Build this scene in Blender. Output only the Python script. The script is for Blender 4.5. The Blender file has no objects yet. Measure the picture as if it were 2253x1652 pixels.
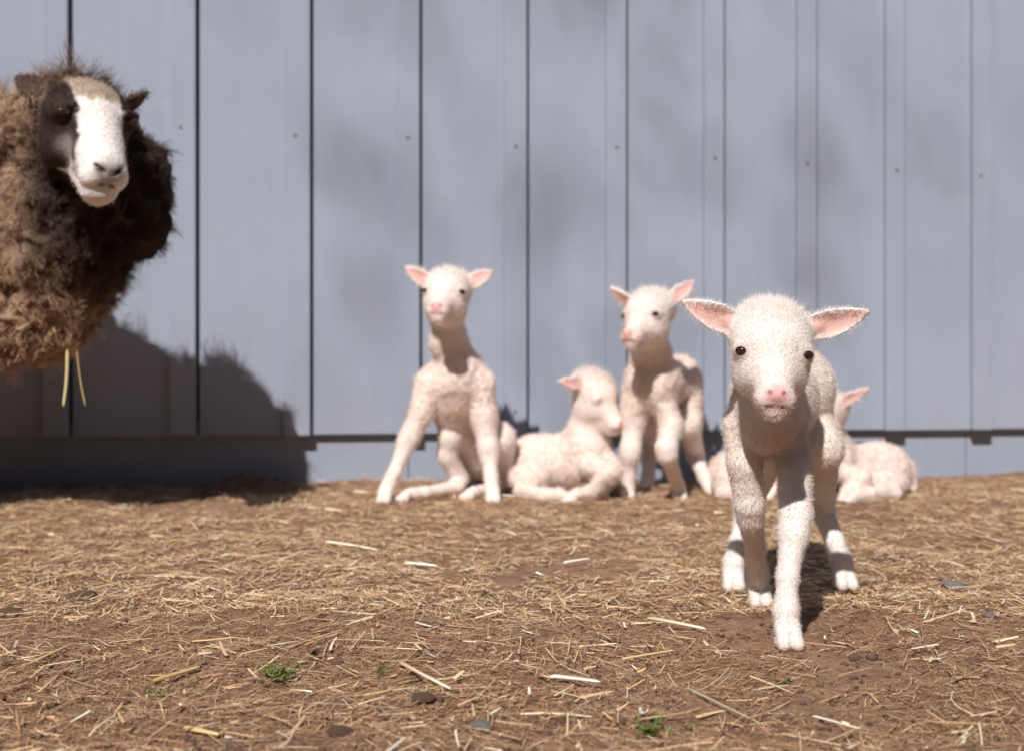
import bpy, math, numpy as np
from mathutils import Vector
rng = np.random.default_rng(7)
SC = bpy.context.scene; COL = SC.collection
FPX = 3130.0; CZ = 0.465
def P(px, py, d): return np.array([(px-1126.5)/FPX*d, d, CZ-(py-630.0)/FPX*d])
def gd(py): return CZ*FPX/(py-630.0)
A_, T_ = 0.31, 1.08                       # sun travels along (A_,1,-T_)

# ---------------------------------------------------------------- noise
def _h(i, j, k, s):
    n = (i*374761393 + j*668265263 + k*2147483647 + s*974634777) & 0xffffffff
    n = ((n ^ (n >> 13))*1274126177) & 0xffffffff
    return ((n ^ (n >> 16)) & 0xffff)/65535.0
def vn(Pn, f, s=0):
    q = np.asarray(Pn, dtype=np.float64)*f
    i = np.floor(q).astype(np.int64); t = q-i; t = t*t*(3-2*t); r = 0
    for a in (0, 1):
        for b in (0, 1):
            for c in (0, 1):
                w = (t[:, 0] if a else 1-t[:, 0])*(t[:, 1] if b else 1-t[:, 1])*(t[:, 2] if c else 1-t[:, 2])
                r = r + w*_h(i[:, 0]+a, i[:, 1]+b, i[:, 2]+c, s)
    return r
def n2(x, y, f, s=0):
    x = np.asarray(x, float); sh = x.shape
    return vn(np.stack([x.ravel(), np.asarray(y, float).ravel(), np.zeros(x.size)], 1), f, s).reshape(sh)
def gh(x, y):
    x = np.asarray(x, float); y = np.asarray(y, float)
    h = (n2(x, y, 4, 1)-.5)*.012 + (n2(x, y, 13, 2)-.5)*.011 + (n2(x, y, 40, 3)-.5)*.008 + (n2(x, y, 90, 5)-.5)*.005
    fade = np.clip((3.2-np.abs(x))/.8, 0, 1)*np.clip((y-.2)/.4, 0, 1)*np.clip((4-y)/.3, 0, 1)
    return h*fade
# ---------------------------------------------------------------- mesh helpers
def mk(name, V, F, mat, parent=None, col=None, smooth=True, base=None):
    V = np.asarray(V, np.float32); F = np.asarray(F, np.int32)
    if base is not None: V = V-np.asarray(base, np.float32)
    me = bpy.data.meshes.new(name); k = F.shape[1]; m = len(F)
    me.vertices.add(len(V)); me.vertices.foreach_set('co', V.ravel())
    me.loops.add(m*k); me.loops.foreach_set('vertex_index', F.ravel())
    me.polygons.add(m); me.polygons.foreach_set('loop_start', np.arange(m, dtype=np.int32)*k)
    try: me.polygons.foreach_set('loop_total', np.full(m, k, np.int32))
    except Exception: pass
    me.polygons.foreach_set('use_smooth', np.full(m, bool(smooth)))
    if col is not None:
        a = me.color_attributes.new('col', 'FLOAT_COLOR', 'POINT')
        c = np.ones((len(V), 4), np.float32); c[:, :3] = col; a.data.foreach_set('color', c.ravel())
    me.update(calc_edges=True); me.validate()
    if mat: me.materials.append(mat)
    o = bpy.data.objects.new(name, me); COL.objects.link(o)
    if parent: o.parent = parent
    return o
def empty(name, loc, rz=0):
    o = bpy.data.objects.new(name, None); COL.objects.link(o); o.location = [float(v) for v in loc]; o.rotation_euler[2] = rz
    o.empty_display_size = .1; return o
def tag(o, label=None, cat=None, group=None, kind=None):
    for k, v in (('label', label), ('category', cat), ('group', group), ('kind', kind)):
        if v: o[k] = v
    return o
class MB:
    def __init__(s): s.v = []; s.f = []
    def box(s, x0, x1, y0, y1, z0, z1):
        b = len(s.v); s.v += [(x0,y0,z0),(x1,y0,z0),(x1,y1,z0),(x0,y1,z0),(x0,y0,z1),(x1,y0,z1),(x1,y1,z1),(x0,y1,z1)]
        s.f += [tuple(b+i for i in q) for q in ((0,3,2,1),(4,5,6,7),(0,1,5,4),(1,2,6,5),(2,3,7,6),(3,0,4,7))]
    def build(s, name, mat, parent=None, bevel=0):
        o = mk(name, s.v, s.f, mat, parent, smooth=False)
        if bevel:
            m = o.modifiers.new('b', 'BEVEL'); m.width = bevel; m.segments = 2
        return o
# ---------------------------------------------------------------- materials
def mat(name):
    m = bpy.data.materials.new(name); m.use_nodes = True; nt = m.node_tree; b = nt.nodes['Principled BSDF']
    return m, nt, b
def lk(nt, a, b): nt.links.new(a, b)
def noise(nt, scale, detail=4, rough=.6, vec=None):
    n = nt.nodes.new('ShaderNodeTexNoise'); n.inputs['Scale'].default_value = scale; n.inputs['Detail'].default_value = detail
    n.inputs['Roughness'].default_value = rough
    if vec is not None: lk(nt, vec, n.inputs['Vector'])
    return n
def ramp(nt, fac, stops):
    r = nt.nodes.new('ShaderNodeValToRGB'); e = r.color_ramp.elements
    while len(e) < len(stops): e.new(.5)
    for i, (p, c) in enumerate(stops): e[i].position = p; e[i].color = (*c, 1)
    lk(nt, fac, r.inputs[0]); return r
def mix(nt, fac, a, b, mode='MIX'):
    m = nt.nodes.new('ShaderNodeMix'); m.data_type = 'RGBA'; m.blend_type = mode
    for s, v in ((m.inputs[0], fac), (m.inputs[6], a), (m.inputs[7], b)):
        if hasattr(v, 'is_output'): lk(nt, v, s)
        else: s.default_value = v if not isinstance(v, tuple) else (*v, 1)
    return m.outputs[2]
def bump(nt, h, b, dist=.002, st=1):
    n = nt.nodes.new('ShaderNodeBump'); n.inputs['Distance'].default_value = dist; n.inputs['Strength'].default_value = st
    lk(nt, h, n.inputs['Height']); lk(nt, n.outputs[0], b.inputs['Normal'])
def mcoord(nt, sc):
    tc = nt.nodes.new('ShaderNodeTexCoord'); mp = nt.nodes.new('ShaderNodeMapping'); mp.inputs['Scale'].default_value = sc
    lk(nt, tc.outputs['Object'], mp.inputs[0]); return mp.outputs[0]

def m_body(name, bsc=260, bd=.0012):
    m, nt, b = mat(name); a = nt.nodes.new('ShaderNodeAttribute'); a.attribute_name = 'col'
    n = noise(nt, bsc, 3, vec=mcoord(nt, (1, 1, 1)))
    c = mix(nt, .15, a.outputs['Color'], ramp(nt, n.outputs[0], [(.3, (.7,)*3), (.7, (1,)*3)]).outputs[0], 'MULTIPLY')
    lk(nt, c, b.inputs['Base Color']); b.inputs['Roughness'].default_value = .7
    b.inputs['Specular IOR Level'].default_value = .2
    bump(nt, n.outputs[0], b, bd); return m
def m_hair(name, tr=.35, spec=0):
    m = bpy.data.materials.new(name); m.use_nodes = True; nt = m.node_tree; nt.nodes.clear()
    o = nt.nodes.new('ShaderNodeOutputMaterial'); a = nt.nodes.new('ShaderNodeAttribute'); a.attribute_name = 'col'
    d = nt.nodes.new('ShaderNodeBsdfDiffuse'); lk(nt, a.outputs['Color'], d.inputs[0]); out = d.outputs[0]
    if tr:
        t = nt.nodes.new('ShaderNodeBsdfTranslucent'); x = nt.nodes.new('ShaderNodeMixShader')
        x.inputs[0].default_value = tr; lk(nt, a.outputs['Color'], t.inputs[0])
        lk(nt, d.outputs[0], x.inputs[1]); lk(nt, t.outputs[0], x.inputs[2]); out = x.outputs[0]
    if spec:
        g = nt.nodes.new('ShaderNodeBsdfGlossy'); g.inputs['Roughness'].default_value = .35; g.inputs[0].default_value = (1, .95, .85, 1)
        y = nt.nodes.new('ShaderNodeMixShader'); y.inputs[0].default_value = spec; lk(nt, out, y.inputs[1]); lk(nt, g.outputs[0], y.inputs[2]); out = y.outputs[0]
    lk(nt, out, o.inputs[0]); return m
M_LAMB = m_body('lamb_skin', 260, .0008); M_FUZZ = m_hair('lamb_fuzz', .35)
M_EWE = m_body('ewe_skin', 120, .002); M_WOOL = m_hair('ewe_wool', .12)
M_STRAW = m_hair('straw', .0, .07)
M_LEAF = m_hair('leaf', .25)
def m_eye(name, c):
    m, nt, b = mat(name); n = noise(nt, 300); lk(nt, ramp(nt, n.outputs[0], [(.3, c), (.8, tuple(v*1.7 for v in c))]).outputs[0], b.inputs['Base Color'])
    b.inputs['Roughness'].default_value = .08; return m
M_EYE = m_eye('lamb_eye', (.022, .012, .009)); M_EYE2 = m_eye('ewe_eye', (.030, .017, .009))

def m_paint(name, c, tint=1):
    m, nt, b = mat(name); v = mcoord(nt, (1, 1, 1))
    n1 = noise(nt, 2.3, 5, .6, v); nn = noise(nt, 1, 3, .5, mcoord(nt, (9, 9, 260))); n3 = noise(nt, 1, 6, .65, mcoord(nt, (60, 60, 5)))
    c1 = ramp(nt, n1.outputs[0], [(.3, tuple(x*.93 for x in c)), (.7, tuple(x*1.05 for x in c))]).outputs[0]
    c2 = mix(nt, .25, c1, ramp(nt, n3.outputs[0], [(.3, (.82, .82, .85)), (.65, (1, 1, 1))]).outputs[0], 'MULTIPLY')
    st = noise(nt, 5.2, 6, .7, v)
    c3 = mix(nt, ramp(nt, st.outputs[0], [(.64, (0, 0, 0)), (.73, (.45,)*3)]).outputs[0], c2, (.56, .54, .52))
    lk(nt, c3, b.inputs['Base Color']); b.inputs['Roughness'].default_value = .5; b.inputs['Specular IOR Level'].default_value = .3
    h = nt.nodes.new('ShaderNodeMath'); h.operation = 'ADD'; lk(nt, nn.outputs[0], h.inputs[0]); lk(nt, n3.outputs[0], h.inputs[1])
    bump(nt, h.outputs[0], b, .001, .5); return m
PC = (.325, .360, .445)
M_PAINT = m_paint('grey_blue_paint', PC); M_PAINT2 = m_paint('skirt_paint', (.31, .35, .435))
m, nt, b = mat('dark_backing'); n = noise(nt, 30); lk(nt, ramp(nt, n.outputs[0], [(.3, (.012, .013, .02)), (.7, (.03, .03, .04))]).outputs[0], b.inputs['Base Color']); M_DARK = m
m, nt, b = mat('rusty_nail'); n = noise(nt, 400); lk(nt, ramp(nt, n.outputs[0], [(.3, (.12, .11, .12)), (.7, (.2, .17, .16))]).outputs[0], b.inputs['Base Color']); M_NAIL = m
m, nt, b = mat('dirt_ground'); v = mcoord(nt, (1, 1, 1))
n1 = noise(nt, 3.2, 5, .6, v); n2_ = noise(nt, 38, 8, .7, v); n3 = noise(nt, 190, 5, .7, v)
c1 = ramp(nt, n2_.outputs[0], [(.25, (.20, .098, .060)), (.5, (.46, .258, .168)), (.75, (.66, .42, .29))]).outputs[0]
c2 = mix(nt, ramp(nt, n1.outputs[0], [(.35, (.05,)*3), (.7, (.4,)*3)]).outputs[0], c1, (.66, .43, .27))
c3 = mix(nt, .55, c2, ramp(nt, n3.outputs[0], [(.3, (.45,)*3), (.65, (1.1,)*3)]).outputs[0], 'MULTIPLY')
sx = nt.nodes.new('ShaderNodeSeparateXYZ'); lk(nt, v, sx.inputs[0]); mm = nt.nodes.new('ShaderNodeMath'); mm.operation = 'MULTIPLY_ADD'; lk(nt, n1.outputs[0], mm.inputs[0]); mm.inputs[1].default_value = 1.2; lk(nt, sx.outputs[1], mm.inputs[2])
pf = ramp(nt, mm.outputs[0], [(.25, (1, 1, 1)), (.9, (0, 0, 0))])
c4 = mix(nt, pf.outputs[0], c3, ramp(nt, n2_.outputs[0], [(.3, (.03, .045, .015)), (.7, (.07, .09, .03))]).outputs[0])  # out-of-view ground around the camera made dark green to cut light bounced onto the wall
lk(nt, c4, b.inputs['Base Color']); b.inputs['Roughness'].default_value = .95; b.inputs['Specular IOR Level'].default_value = .1
h = nt.nodes.new('ShaderNodeMath'); h.operation = 'MULTIPLY_ADD'; lk(nt, n2_.outputs[0], h.inputs[0]); h.inputs[1].default_value = 3; lk(nt, n3.outputs[0], h.inputs[2])
bump(nt, h.outputs[0], b, .008, 1); M_GROUND = m
m, nt, b = mat('clod'); n = noise(nt, 90, 6); lk(nt, ramp(nt, n.outputs[0], [(.3, (.08, .045, .032)), (.7, (.28, .16, .10))]).outputs[0], b.inputs['Base Color']); b.inputs['Roughness'].default_value = .95; bump(nt, n.outputs[0], b, .003); M_CLOD = m
m, nt, b = mat('stone'); n = noise(nt, 70, 6); lk(nt, ramp(nt, n.outputs[0], [(.3, (.14, .13, .13)), (.7, (.30, .28, .27))]).outputs[0], b.inputs['Base Color']); b.inputs['Roughness'].default_value = .8; bump(nt, n.outputs[0], b, .002); M_STONE = m
m, nt, b = mat('bark'); n = noise(nt, 20, 6); lk(nt, ramp(nt, n.outputs[0], [(.3, (.06, .045, .035)), (.7, (.16, .12, .09))]).outputs[0], b.inputs['Base Color']); bump(nt, n.outputs[0], b, .02); M_BARK = m
m, nt, b = mat('added_hedge_leaves'); n = noise(nt, 6, 8, .7); lk(nt, ramp(nt, n.outputs[0], [(.35, (.01, .016, .006)), (.7, (.05, .075, .02))]).outputs[0], b.inputs['Base Color']); b.inputs['Roughness'].default_value = .9; bump(nt, n.outputs[0], b, .1); M_ADDED_HEDGE = m

# ---------------------------------------------------------------- implicit bodies
def rot(yaw=0, pitch=0, roll=0):
    y, p, r = map(math.radians, (yaw, pitch, roll))
    Rz = np.array([[math.cos(y), -math.sin(y), 0], [math.sin(y), math.cos(y), 0], [0, 0, 1]])
    Rx = np.array([[1, 0, 0], [0, math.cos(p), -math.sin(p)], [0, math.sin(p), math.cos(p)]])
    Ry = np.array([[math.cos(r), 0, math.sin(r)], [0, 1, 0], [-math.sin(r), 0, math.cos(r)]])
    return Rz@Rx@Ry
class Fr:
    def __init__(s, T=(0, 0, 0), R=None, sc=1): s.T = np.array(T, float); s.R = np.eye(3) if R is None else R; s.s = sc
    def w(s, p): return s.T + s.R@(np.array(p, float)*s.s)
    def d(s, v): return s.R@np.array(v, float)
    def l(s, V): return ((V-s.T)@s.R)/s.s
W0 = Fr()
MARG = .03
def smin(a, b, k):
    h = np.clip(.5+.5*(b-a)/k, 0, 1); return b*(1-h)+a*h-k*h*(1-h)
class Body:
    def __init__(s, es=1, cs=1): s.p = []; s.es = es; s.cs = cs
    def ell(s, c, r, k=.02, fr=W0, sub=False, R=None):
        r = np.array(r, float)*fr.s*(s.es if fr is W0 else 1); C = fr.w(c); RR = fr.R if R is None else fr.R@R
        def fn(X, Y, Z):
            x, y, z = X-C[0], Y-C[1], Z-C[2]
            q = [x*RR[0, i]+y*RR[1, i]+z*RR[2, i] for i in range(3)]
            k0 = np.sqrt((q[0]/r[0])**2+(q[1]/r[1])**2+(q[2]/r[2])**2)+1e-6
            k1 = np.sqrt((q[0]/r[0]**2)**2+(q[1]/r[1]**2)**2+(q[2]/r[2]**2)**2)+1e-6
            return k0*(k0-1)/k1
        s.p.append((C, r.max(), fn, k*fr.s if fr is not W0 else k, sub))
    def cone(s, a, b, ra, rb, k=.02, fr=W0, sub=False):
        A = fr.w(a); B = fr.w(b); ra *= fr.s; rb *= fr.s; AB = B-A; L2 = max(AB@AB, 1e-9)
        if fr is W0 and k >= .03: ra *= s.es; rb *= s.es
        def fn(X, Y, Z):
            x, y, z = X-A[0], Y-A[1], Z-A[2]
            t = np.clip((x*AB[0]+y*AB[1]+z*AB[2])/L2, 0, 1)
            return np.sqrt((x-t*AB[0])**2+(y-t*AB[1])**2+(z-t*AB[2])**2)-(ra+(rb-ra)*t)
        s.p.append(((A+B)/2, math.sqrt(L2)/2+max(ra, rb), fn, k*fr.s if fr is not W0 else k, sub))
    def chain(s, pts, k=.015):
        c = 1 if k >= .03 else s.cs
        for (a, ra), (b, rb) in zip(pts[:-1], pts[1:]): s.cone(a, b, ra*c, rb*c, k)
    def ear(s, root, tip, inner, w, th=.0028, cup=16, k=.008, prof=None):
        root = np.array(root, float); tip = np.array(tip, float); L = np.linalg.norm(tip-root); a = (tip-root)/L
        n = np.array(inner, float); n -= a*(n@a); n /= np.linalg.norm(n); b = np.cross(n, a)
        prof = prof or ([0, .15, .4, .65, .85, 1], [.62, .9, 1, .80, .45, .08])
        def co(V):
            q = V-root; t = q@a; u = q@b; c = q@n
            return t, u, c-cup*u*u-.004*np.sin(np.clip(t/L, 0, 1)*3.14), w*np.interp(t/L, *prof)
        def fn(X, Y, Z):
            x, y, z = X-root[0], Y-root[1], Z-root[2]
            t = x*a[0]+y*a[1]+z*a[2]; u = x*b[0]+y*b[1]+z*b[2]; c = x*n[0]+y*n[1]+z*n[2]
            c = c-cup*u*u-.004*np.sin(np.clip(t/L, 0, 1)*3.14)
            W = w*np.interp(t/L, *prof)
            return np.maximum(np.maximum(np.abs(c)-th, np.abs(u)-W), np.maximum(-t-.004, t-L))*.8
        s.p.append(((root+tip)/2, L/2+w*.6, fn, k, False)); return co, L
    def bake(s, h):
        add = [q for q in s.p if not q[4]]
        lo = np.min([q[0]-q[1] for q in add], 0)-.012; hi = np.max([q[0]+q[1] for q in add], 0)+.012
        n = np.ceil((hi-lo)/h).astype(int)+1
        ax = [(lo[i]+h*np.arange(n[i])).astype(np.float32) for i in range(3)]
        F = np.full(n, MARG, np.float32)
        for C, r, fn, k, sub in s.p:
            r2 = r+MARG; sl = []
            for i in range(3):
                a = int(max(0, (C[i]-r2-lo[i])/h)); b = int(min(n[i], (C[i]+r2-lo[i])/h+2)); sl.append(slice(a, max(a, b)))
            if any(q.stop <= q.start for q in sl): continue
            sl = tuple(sl)
            d = fn(ax[0][sl[0]][:, None, None], ax[1][sl[1]][None, :, None], ax[2][sl[2]][None, None, :]).astype(np.float32)
            F[sl] = smin(F[sl], d, k) if not sub else -smin(-F[sl], d, k)
        S = F < 0
        c = np.zeros([q-1 for q in n], np.uint8)
        for a in (0, 1):
            for b in (0, 1):
                for e in (0, 1): c += S[a:n[0]-1+a, b:n[1]-1+b, e:n[2]-1+e]
        act = (c > 0) & (c < 8); idx = np.argwhere(act); N = len(idx)
        ID = np.full(act.shape, -1, np.int32); ID[act] = np.arange(N)
        acc = np.zeros((N, 3)); cnt = np.zeros(N)
        cor = [(a, b, e) for a in (0, 1) for b in (0, 1) for e in (0, 1)]
        fv = {q: F[idx[:, 0]+q[0], idx[:, 1]+q[1], idx[:, 2]+q[2]] for q in cor}
        for q in cor:
            for axi in range(3):
                if q[axi]: continue
                q2 = list(q); q2[axi] = 1; q2 = tuple(q2); f0, f1 = fv[q], fv[q2]
                mk_ = (f0 < 0) != (f1 < 0); t = np.where(mk_, f0/np.where(f0 == f1, 1, f0-f1), 0)
                p = np.tile(np.array(q, float), (N, 1)); p[:, axi] = t
                acc += p*mk_[:, None]; cnt += mk_
        V = (idx+acc/cnt[:, None])*h+lo
        Q = []
        for axi in range(3):
            a, b_ = (axi+1) % 3, (axi+2) % 3
            s0 = [slice(None)]*3; s1 = [slice(None)]*3; s0[axi] = slice(0, -1); s1[axi] = slice(1, None)
            ch = S[tuple(s0)] != S[tuple(s1)]; e = np.argwhere(ch)
            e = e[(e[:, a] > 0) & (e[:, b_] > 0) & (e[:, a] < n[a]-1) & (e[:, b_] < n[b_]-1)]
            ins = S[e[:, 0], e[:, 1], e[:, 2]]
            def cid(da, db):
                g = e.copy(); g[:, a] += da; g[:, b_] += db; return ID[g[:, 0], g[:, 1], g[:, 2]]
            q = np.stack([cid(-1, -1), cid(0, -1), cid(0, 0), cid(-1, 0)], 1)
            q[~ins] = q[~ins][:, ::-1]; Q.append(q)
        Q = np.concatenate(Q); Q = Q[(Q >= 0).all(1)]
        return V, Q
def vnormals(V, Q):
    n = np.cross(V[Q[:, 2]]-V[Q[:, 0]], V[Q[:, 3]]-V[Q[:, 1]]); N = np.zeros_like(V)
    for c in range(4):
        for i in range(3): N[:, i] += np.bincount(Q[:, c], n[:, i], len(V))
    return N/(np.linalg.norm(N, axis=1, keepdims=True)+1e-12)
def unit(v): return v/(np.linalg.norm(v, axis=1, keepdims=True)+1e-12)
def strands(root, d, nrm, L, Wd, col, segs=2, droop=None, curl=0, cfreq=2.5, tipcol=None, conv=None, sidejit=.8, tipw=.15):
    N = len(root); d = unit(d); side = unit(np.cross(d, nrm+sidejit*rng.normal(size=(N, 3)))); up = unit(np.cross(side, d))
    rows = []; cols = []; ph = rng.uniform(0, 6.28, N)
    for j in range(segs+1):
        t = j/segs
        p = root+d*(L*t)[:, None]
        if droop is not None: p = p+droop*(L*t*t)[:, None]
        if curl: p = p+(np.sin(ph+cfreq*6.28*t)*curl*t**.5)[:, None]*side+(np.cos(ph+cfreq*6.28*t)*curl*t**.5)[:, None]*up
        if conv is not None: p = p+conv*(t)
        w = (Wd*(1-(1-tipw)*t**1.5))[:, None]*.5
        rows += [p-side*w, p+side*w]
        c = col if tipcol is None else col*(1-t)+tipcol*t
        cols += [c, c]
    V = np.stack(rows, 1).reshape(-1, 3); C = np.stack(cols, 1).reshape(-1, 3); K = 2*(segs+1)
    b = (np.arange(N)*K)[:, None]
    Q = np.concatenate([b+np.array([[2*j, 2*j+1, 2*j+3, 2*j+2]]) for j in range(segs)])
    return V, Q, C
def join(parts):
    V = []; Q = []; C = []; o = 0
    for v, q, c in parts: V.append(v); Q.append(q+o); C.append(c); o += len(v)
    return np.concatenate(V), np.concatenate(Q), np.concatenate(C)
def sphere(name, c, r, mt, parent, base, sc=(1, 1, 1), R=None):
    v = []; f = []; A, B = 20, 12
    for i in range(B+1):
        for j in range(A):
            th = math.pi*i/B; ph = 2*math.pi*j/A; v.append((math.sin(th)*math.cos(ph), math.sin(th)*math.sin(ph), math.cos(th)))
    for i in range(B):
        for j in range(A): f.append((i*A+j, (i+1)*A+j, (i+1)*A+(j+1) % A, i*A+(j+1) % A))
    V = np.array(v)*r*np.array(sc)
    if R is not None: V = V@R.T
    return mk(name, V+c, f, mt, parent, base=base)
def surf(V, N, q, x, z):
    """surface point of a head at local x,z, seen from its front"""
    m = (np.abs(q[:, 0]-x) < .0035) & (np.abs(q[:, 2]-z) < .0035) & (q[:, 1] < .02); i = np.where(m)[0]
    if not len(i): i = np.array([np.argmin((q[:, 0]-x)**2+(q[:, 2]-z)**2+(q[:, 1]+.03)**2*.1)])
    y0 = q[i, 1].min(); i = i[q[i, 1] < y0+.012]
    n = N[i].mean(0); n /= np.linalg.norm(n); return V[i].mean(0), n
def put_eye(s, n, upv, rad, mt, parent, base, depth):
    h = np.cross(upv, n); h /= np.linalg.norm(h); u = np.cross(n, h); R = np.stack([h, u, n], 1)
    return sphere('eye', s-n*depth, 1.0, mt, parent, base, sc=rad, R=R)
def blend(C, m, c): C[:] = C*(1-m[:, None])+np.array(c)*m[:, None]
def gs(V, c, r, p=2): return np.exp(-(np.linalg.norm(V-np.array(c), axis=1)/r)**p)
def ss(x, a, b): t = np.clip((x-a)/(b-a), 0, 1); return t*t*(3-2*t)

# ---------------------------------------------------------------- lambs
def lamb_head(B, fr, ltip, rtip, lin=(-.15, -1, -.1), rin=(.15, -1, -.1), k=.014, eth=.0028, ew=.0190):
    e = lambda *a, **q: B.ell(*a, fr=fr, **q)
    e((0, .034, .026), (.052, .058, .045), k=.02)
    e((0, .0, .016), (.0485, .042, .038), k=.022)
    for s in (-1, 1): e((s*.026, .006, -.020), (.022, .037, .031), k=.020)
    B.cone((0, -.008, -.006), (0, -.063, -.042), .035, .0215, k=.018, fr=fr)
    B.cone((0, .03, -.024), (0, -.055, -.0610), .031, .0130, k=.014, fr=fr)
    e((0, -.064, -.061), (.015, .013, .0095), k=.006)
    e((0, -.0775, -.0365), (.0165, .0115, .0105), k=.007)
    for s in (-1, 1):
        e((s*.0125, -.068, -.0455), (.0125, .0145, .0120), k=.008)     # lip pads
        e((s*.0395, -.0210, .0085), (.0110, .0105, .0100), k=.010)     # eye mound
        e((s*.0095, -.0895, -.0350), (.0036, .006, .0022), k=.002, sub=True, R=rot(0, 0, s*-30))
        B.cone((s*.0005, -.0845, -.0560), (s*.022, -.0715, -.0465), .0013, .0015, k=.003, fr=fr, sub=True)
    B.cone((0, -.0905, -.0430), (0, -.0855, -.0550), .001, .0013, k=.003, fr=fr, sub=True)
    rl = fr.w((-.040, .028, .036)); rr = fr.w((.040, .028, .036))
    E = []
    for r_, t_, i_ in ((rl, ltip, lin), (rr, rtip, rin)):
        t_ = np.array(t_, float); E.append(B.ear(r_, t_, fr.d(i_), ew*fr.s, th=eth))
        B.cone(r_-(t_-r_)*.1, r_+(t_-r_)*.22, .014*fr.s, .008*fr.s, k=.008)
    return E
def toes(B, p, yaw, s=1, k=.004, lie=False):
    """cloven foot under a fetlock at p, pointing along yaw (0 = toward the viewer)"""
    f = np.array([math.sin(math.radians(yaw)), -math.cos(math.radians(yaw)), 0]); r = np.array([-f[1], f[0], 0]); p = np.array(p, float)
    for sd in (-1, 1):
        a = p+r*sd*.005*s+f*.003; b = p+f*.021*s+r*sd*.0082*s; b[2] = .0080*s
        B.cone(a, b, .0108*s, .0070*s, k=k)
        c = p+f*.007*s+r*sd*.0082*s; c[2] = .0085*s
        B.cone(c, b, .0090*s, .0070*s, k=k)
    m0 = p+f*.05*s; m0[2] = .003; m1 = p+f*.016*s; m1[2] = .022
    B.cone(m0, m1, .0028*s, .0018*s, k=.002, sub=True)
def finish_lamb(name, B, fr, E, base, h, label, nh, hw, hl=.55, base_col=(.80, .70, .63), wool_col=(.74, .62, .52), standing=True, eyes=(1, 1), woolz=.2, lumps=1.0, shade=.12, curlz=0):
    V, Q = B.bake(h); N = vnormals(V, Q)
    q = fr.l(V); hd = np.linalg.norm(q-np.array([0, .0, 0]), axis=1)
    inhead = 1-ss(hd, .085, .135)
    ear = np.zeros(len(V)); inner = np.zeros(len(V))
    for co, L in E:
        t, u, c, w = co(V); m_ = (t > L*.12) & (t < L*1.03) & (np.abs(u) < w*1.15) & (np.abs(c) < .009)
        ear = np.maximum(ear, m_*1.0); inner = np.maximum(inner, m_*(c > .0003)*ss(-np.abs(u)/(w+1e-6), -.9, -.5)*ss(t/L, .05, .25)*(1-.6*ss(t/L, .75, 1)))
    eyep = [surf(V, N, q, s*.0425, .0085) for s in (-1, 1)]
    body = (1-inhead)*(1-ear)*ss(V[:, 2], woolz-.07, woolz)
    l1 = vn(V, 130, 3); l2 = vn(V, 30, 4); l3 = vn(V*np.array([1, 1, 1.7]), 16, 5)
    lump = (l1-.5)*.0022+(l2-.5)*.0050+(l3-.5)*.006
    V = V+N*(lump*body)[:, None]*lumps
    N = vnormals(V, Q)
    C = np.tile(np.array(base_col), (len(V), 1)); blend(C, body, wool_col)
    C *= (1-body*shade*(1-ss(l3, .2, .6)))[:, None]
    blend(C, body*ss(l2, .5, .8)*.25, (.80, .62, .55))
    cr = gs(q, (0, -.07, -.045), .040); blend(C, cr*.4, (.80, .60, .56))
    for (s_, n_), on in zip(eyep, eyes): blend(C, gs(V, s_, (.0110 if on else .008)*fr.s, 4)*.75, (.42, .26, .23) if on else (.55, .33, .30))
    blend(C, gs(q, (0, -.089, -.0365), .0155, 4)*.9, (.76, .40, .38))
    for s in (-1, 1):
        blend(C, gs(q, (s*.0095, -.087, -.0350), .0042, 3)*.8, (.28, .10, .09))
    mth = np.minimum.reduce([np.linalg.norm(q-np.array([x, -.0845+.59*abs(x), -.0560+.43*abs(x)]), axis=1) for x in np.linspace(-.021, .021, 19)])
    blend(C, np.exp(-(mth/.0026)**2)*.7, (.40, .19, .17))
    blend(C, inner*.8, (.78, .44, .40))
    hoof = (1-ss(V[:, 2], .004, .022)) if standing else (1-ss(V[:, 2], .0, .012))
    blend(C, hoof*.5, (.62, .48, .40))
    dirt = (1-ss(V[:, 2], .0, .10))*.14*vn(V, 30, 8); blend(C, dirt, (.4, .27, .17))
    root = empty(name, base)
    tag(root, label, 'lamb', 'white lambs in the straw yard')
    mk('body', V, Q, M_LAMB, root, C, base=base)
    for (s_, n_), on in zip(eyep, eyes):
        if on: put_eye(s_, n_, fr.d((0, 0, 1)), np.array([.0078, .0058, .0052])*fr.s, M_EYE, root, base, .0025*fr.s)
    Lv = np.full(len(V), .0068*hl); Lv = Lv*(1-inhead)+.0062*hl*inhead
    top = inhead*ss(q[:, 2], .036, .064)*(1-ear); Lv = Lv*(1-top)+.0155*hl*top
    Lv *= 1-.85*gs(q, (0, -.087, -.041), .022, 4)
    Lv[ear > 0] = .0085*hl; Lv[inner > .2] = .0025*hl
    Lv = np.where(V[:, 2] < .006, 0, Lv); Lv = np.where((V[:, 2] < .2) & (body < .1), np.minimum(Lv, .0058*hl), Lv)*np.where(V[:, 2] < .03, .6, 1)
    for s_, n_ in eyep: Lv *= 1-gs(V, s_, .0100*fr.s, 6)
    idx = rng.integers(0, len(V), nh); idx = idx[Lv[idx] > .0006]; n = len(idx)
    nr = N[idx]; back = np.array([0, .35, -1.0]); fb = fr.d((0, 1.0, .55))
    ih = inhead[idx][:, None]; cm = back*(1-ih)+fb*ih
    cm = cm-nr*(cm*nr).sum(1)[:, None]; cm = cm/(np.linalg.norm(cm, axis=1, keepdims=True)+.3)
    bo = body[idx][:, None]; tp = top[idx][:, None]
    lift = .20+.15*bo+.5*tp
    d = nr*lift+cm*(.9-.45*bo)+rng.normal(size=(n, 3))*(.12+.30*bo+.22*tp)
    r = V[idx]+rng.normal(size=(n, 3))*h*.4
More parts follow.
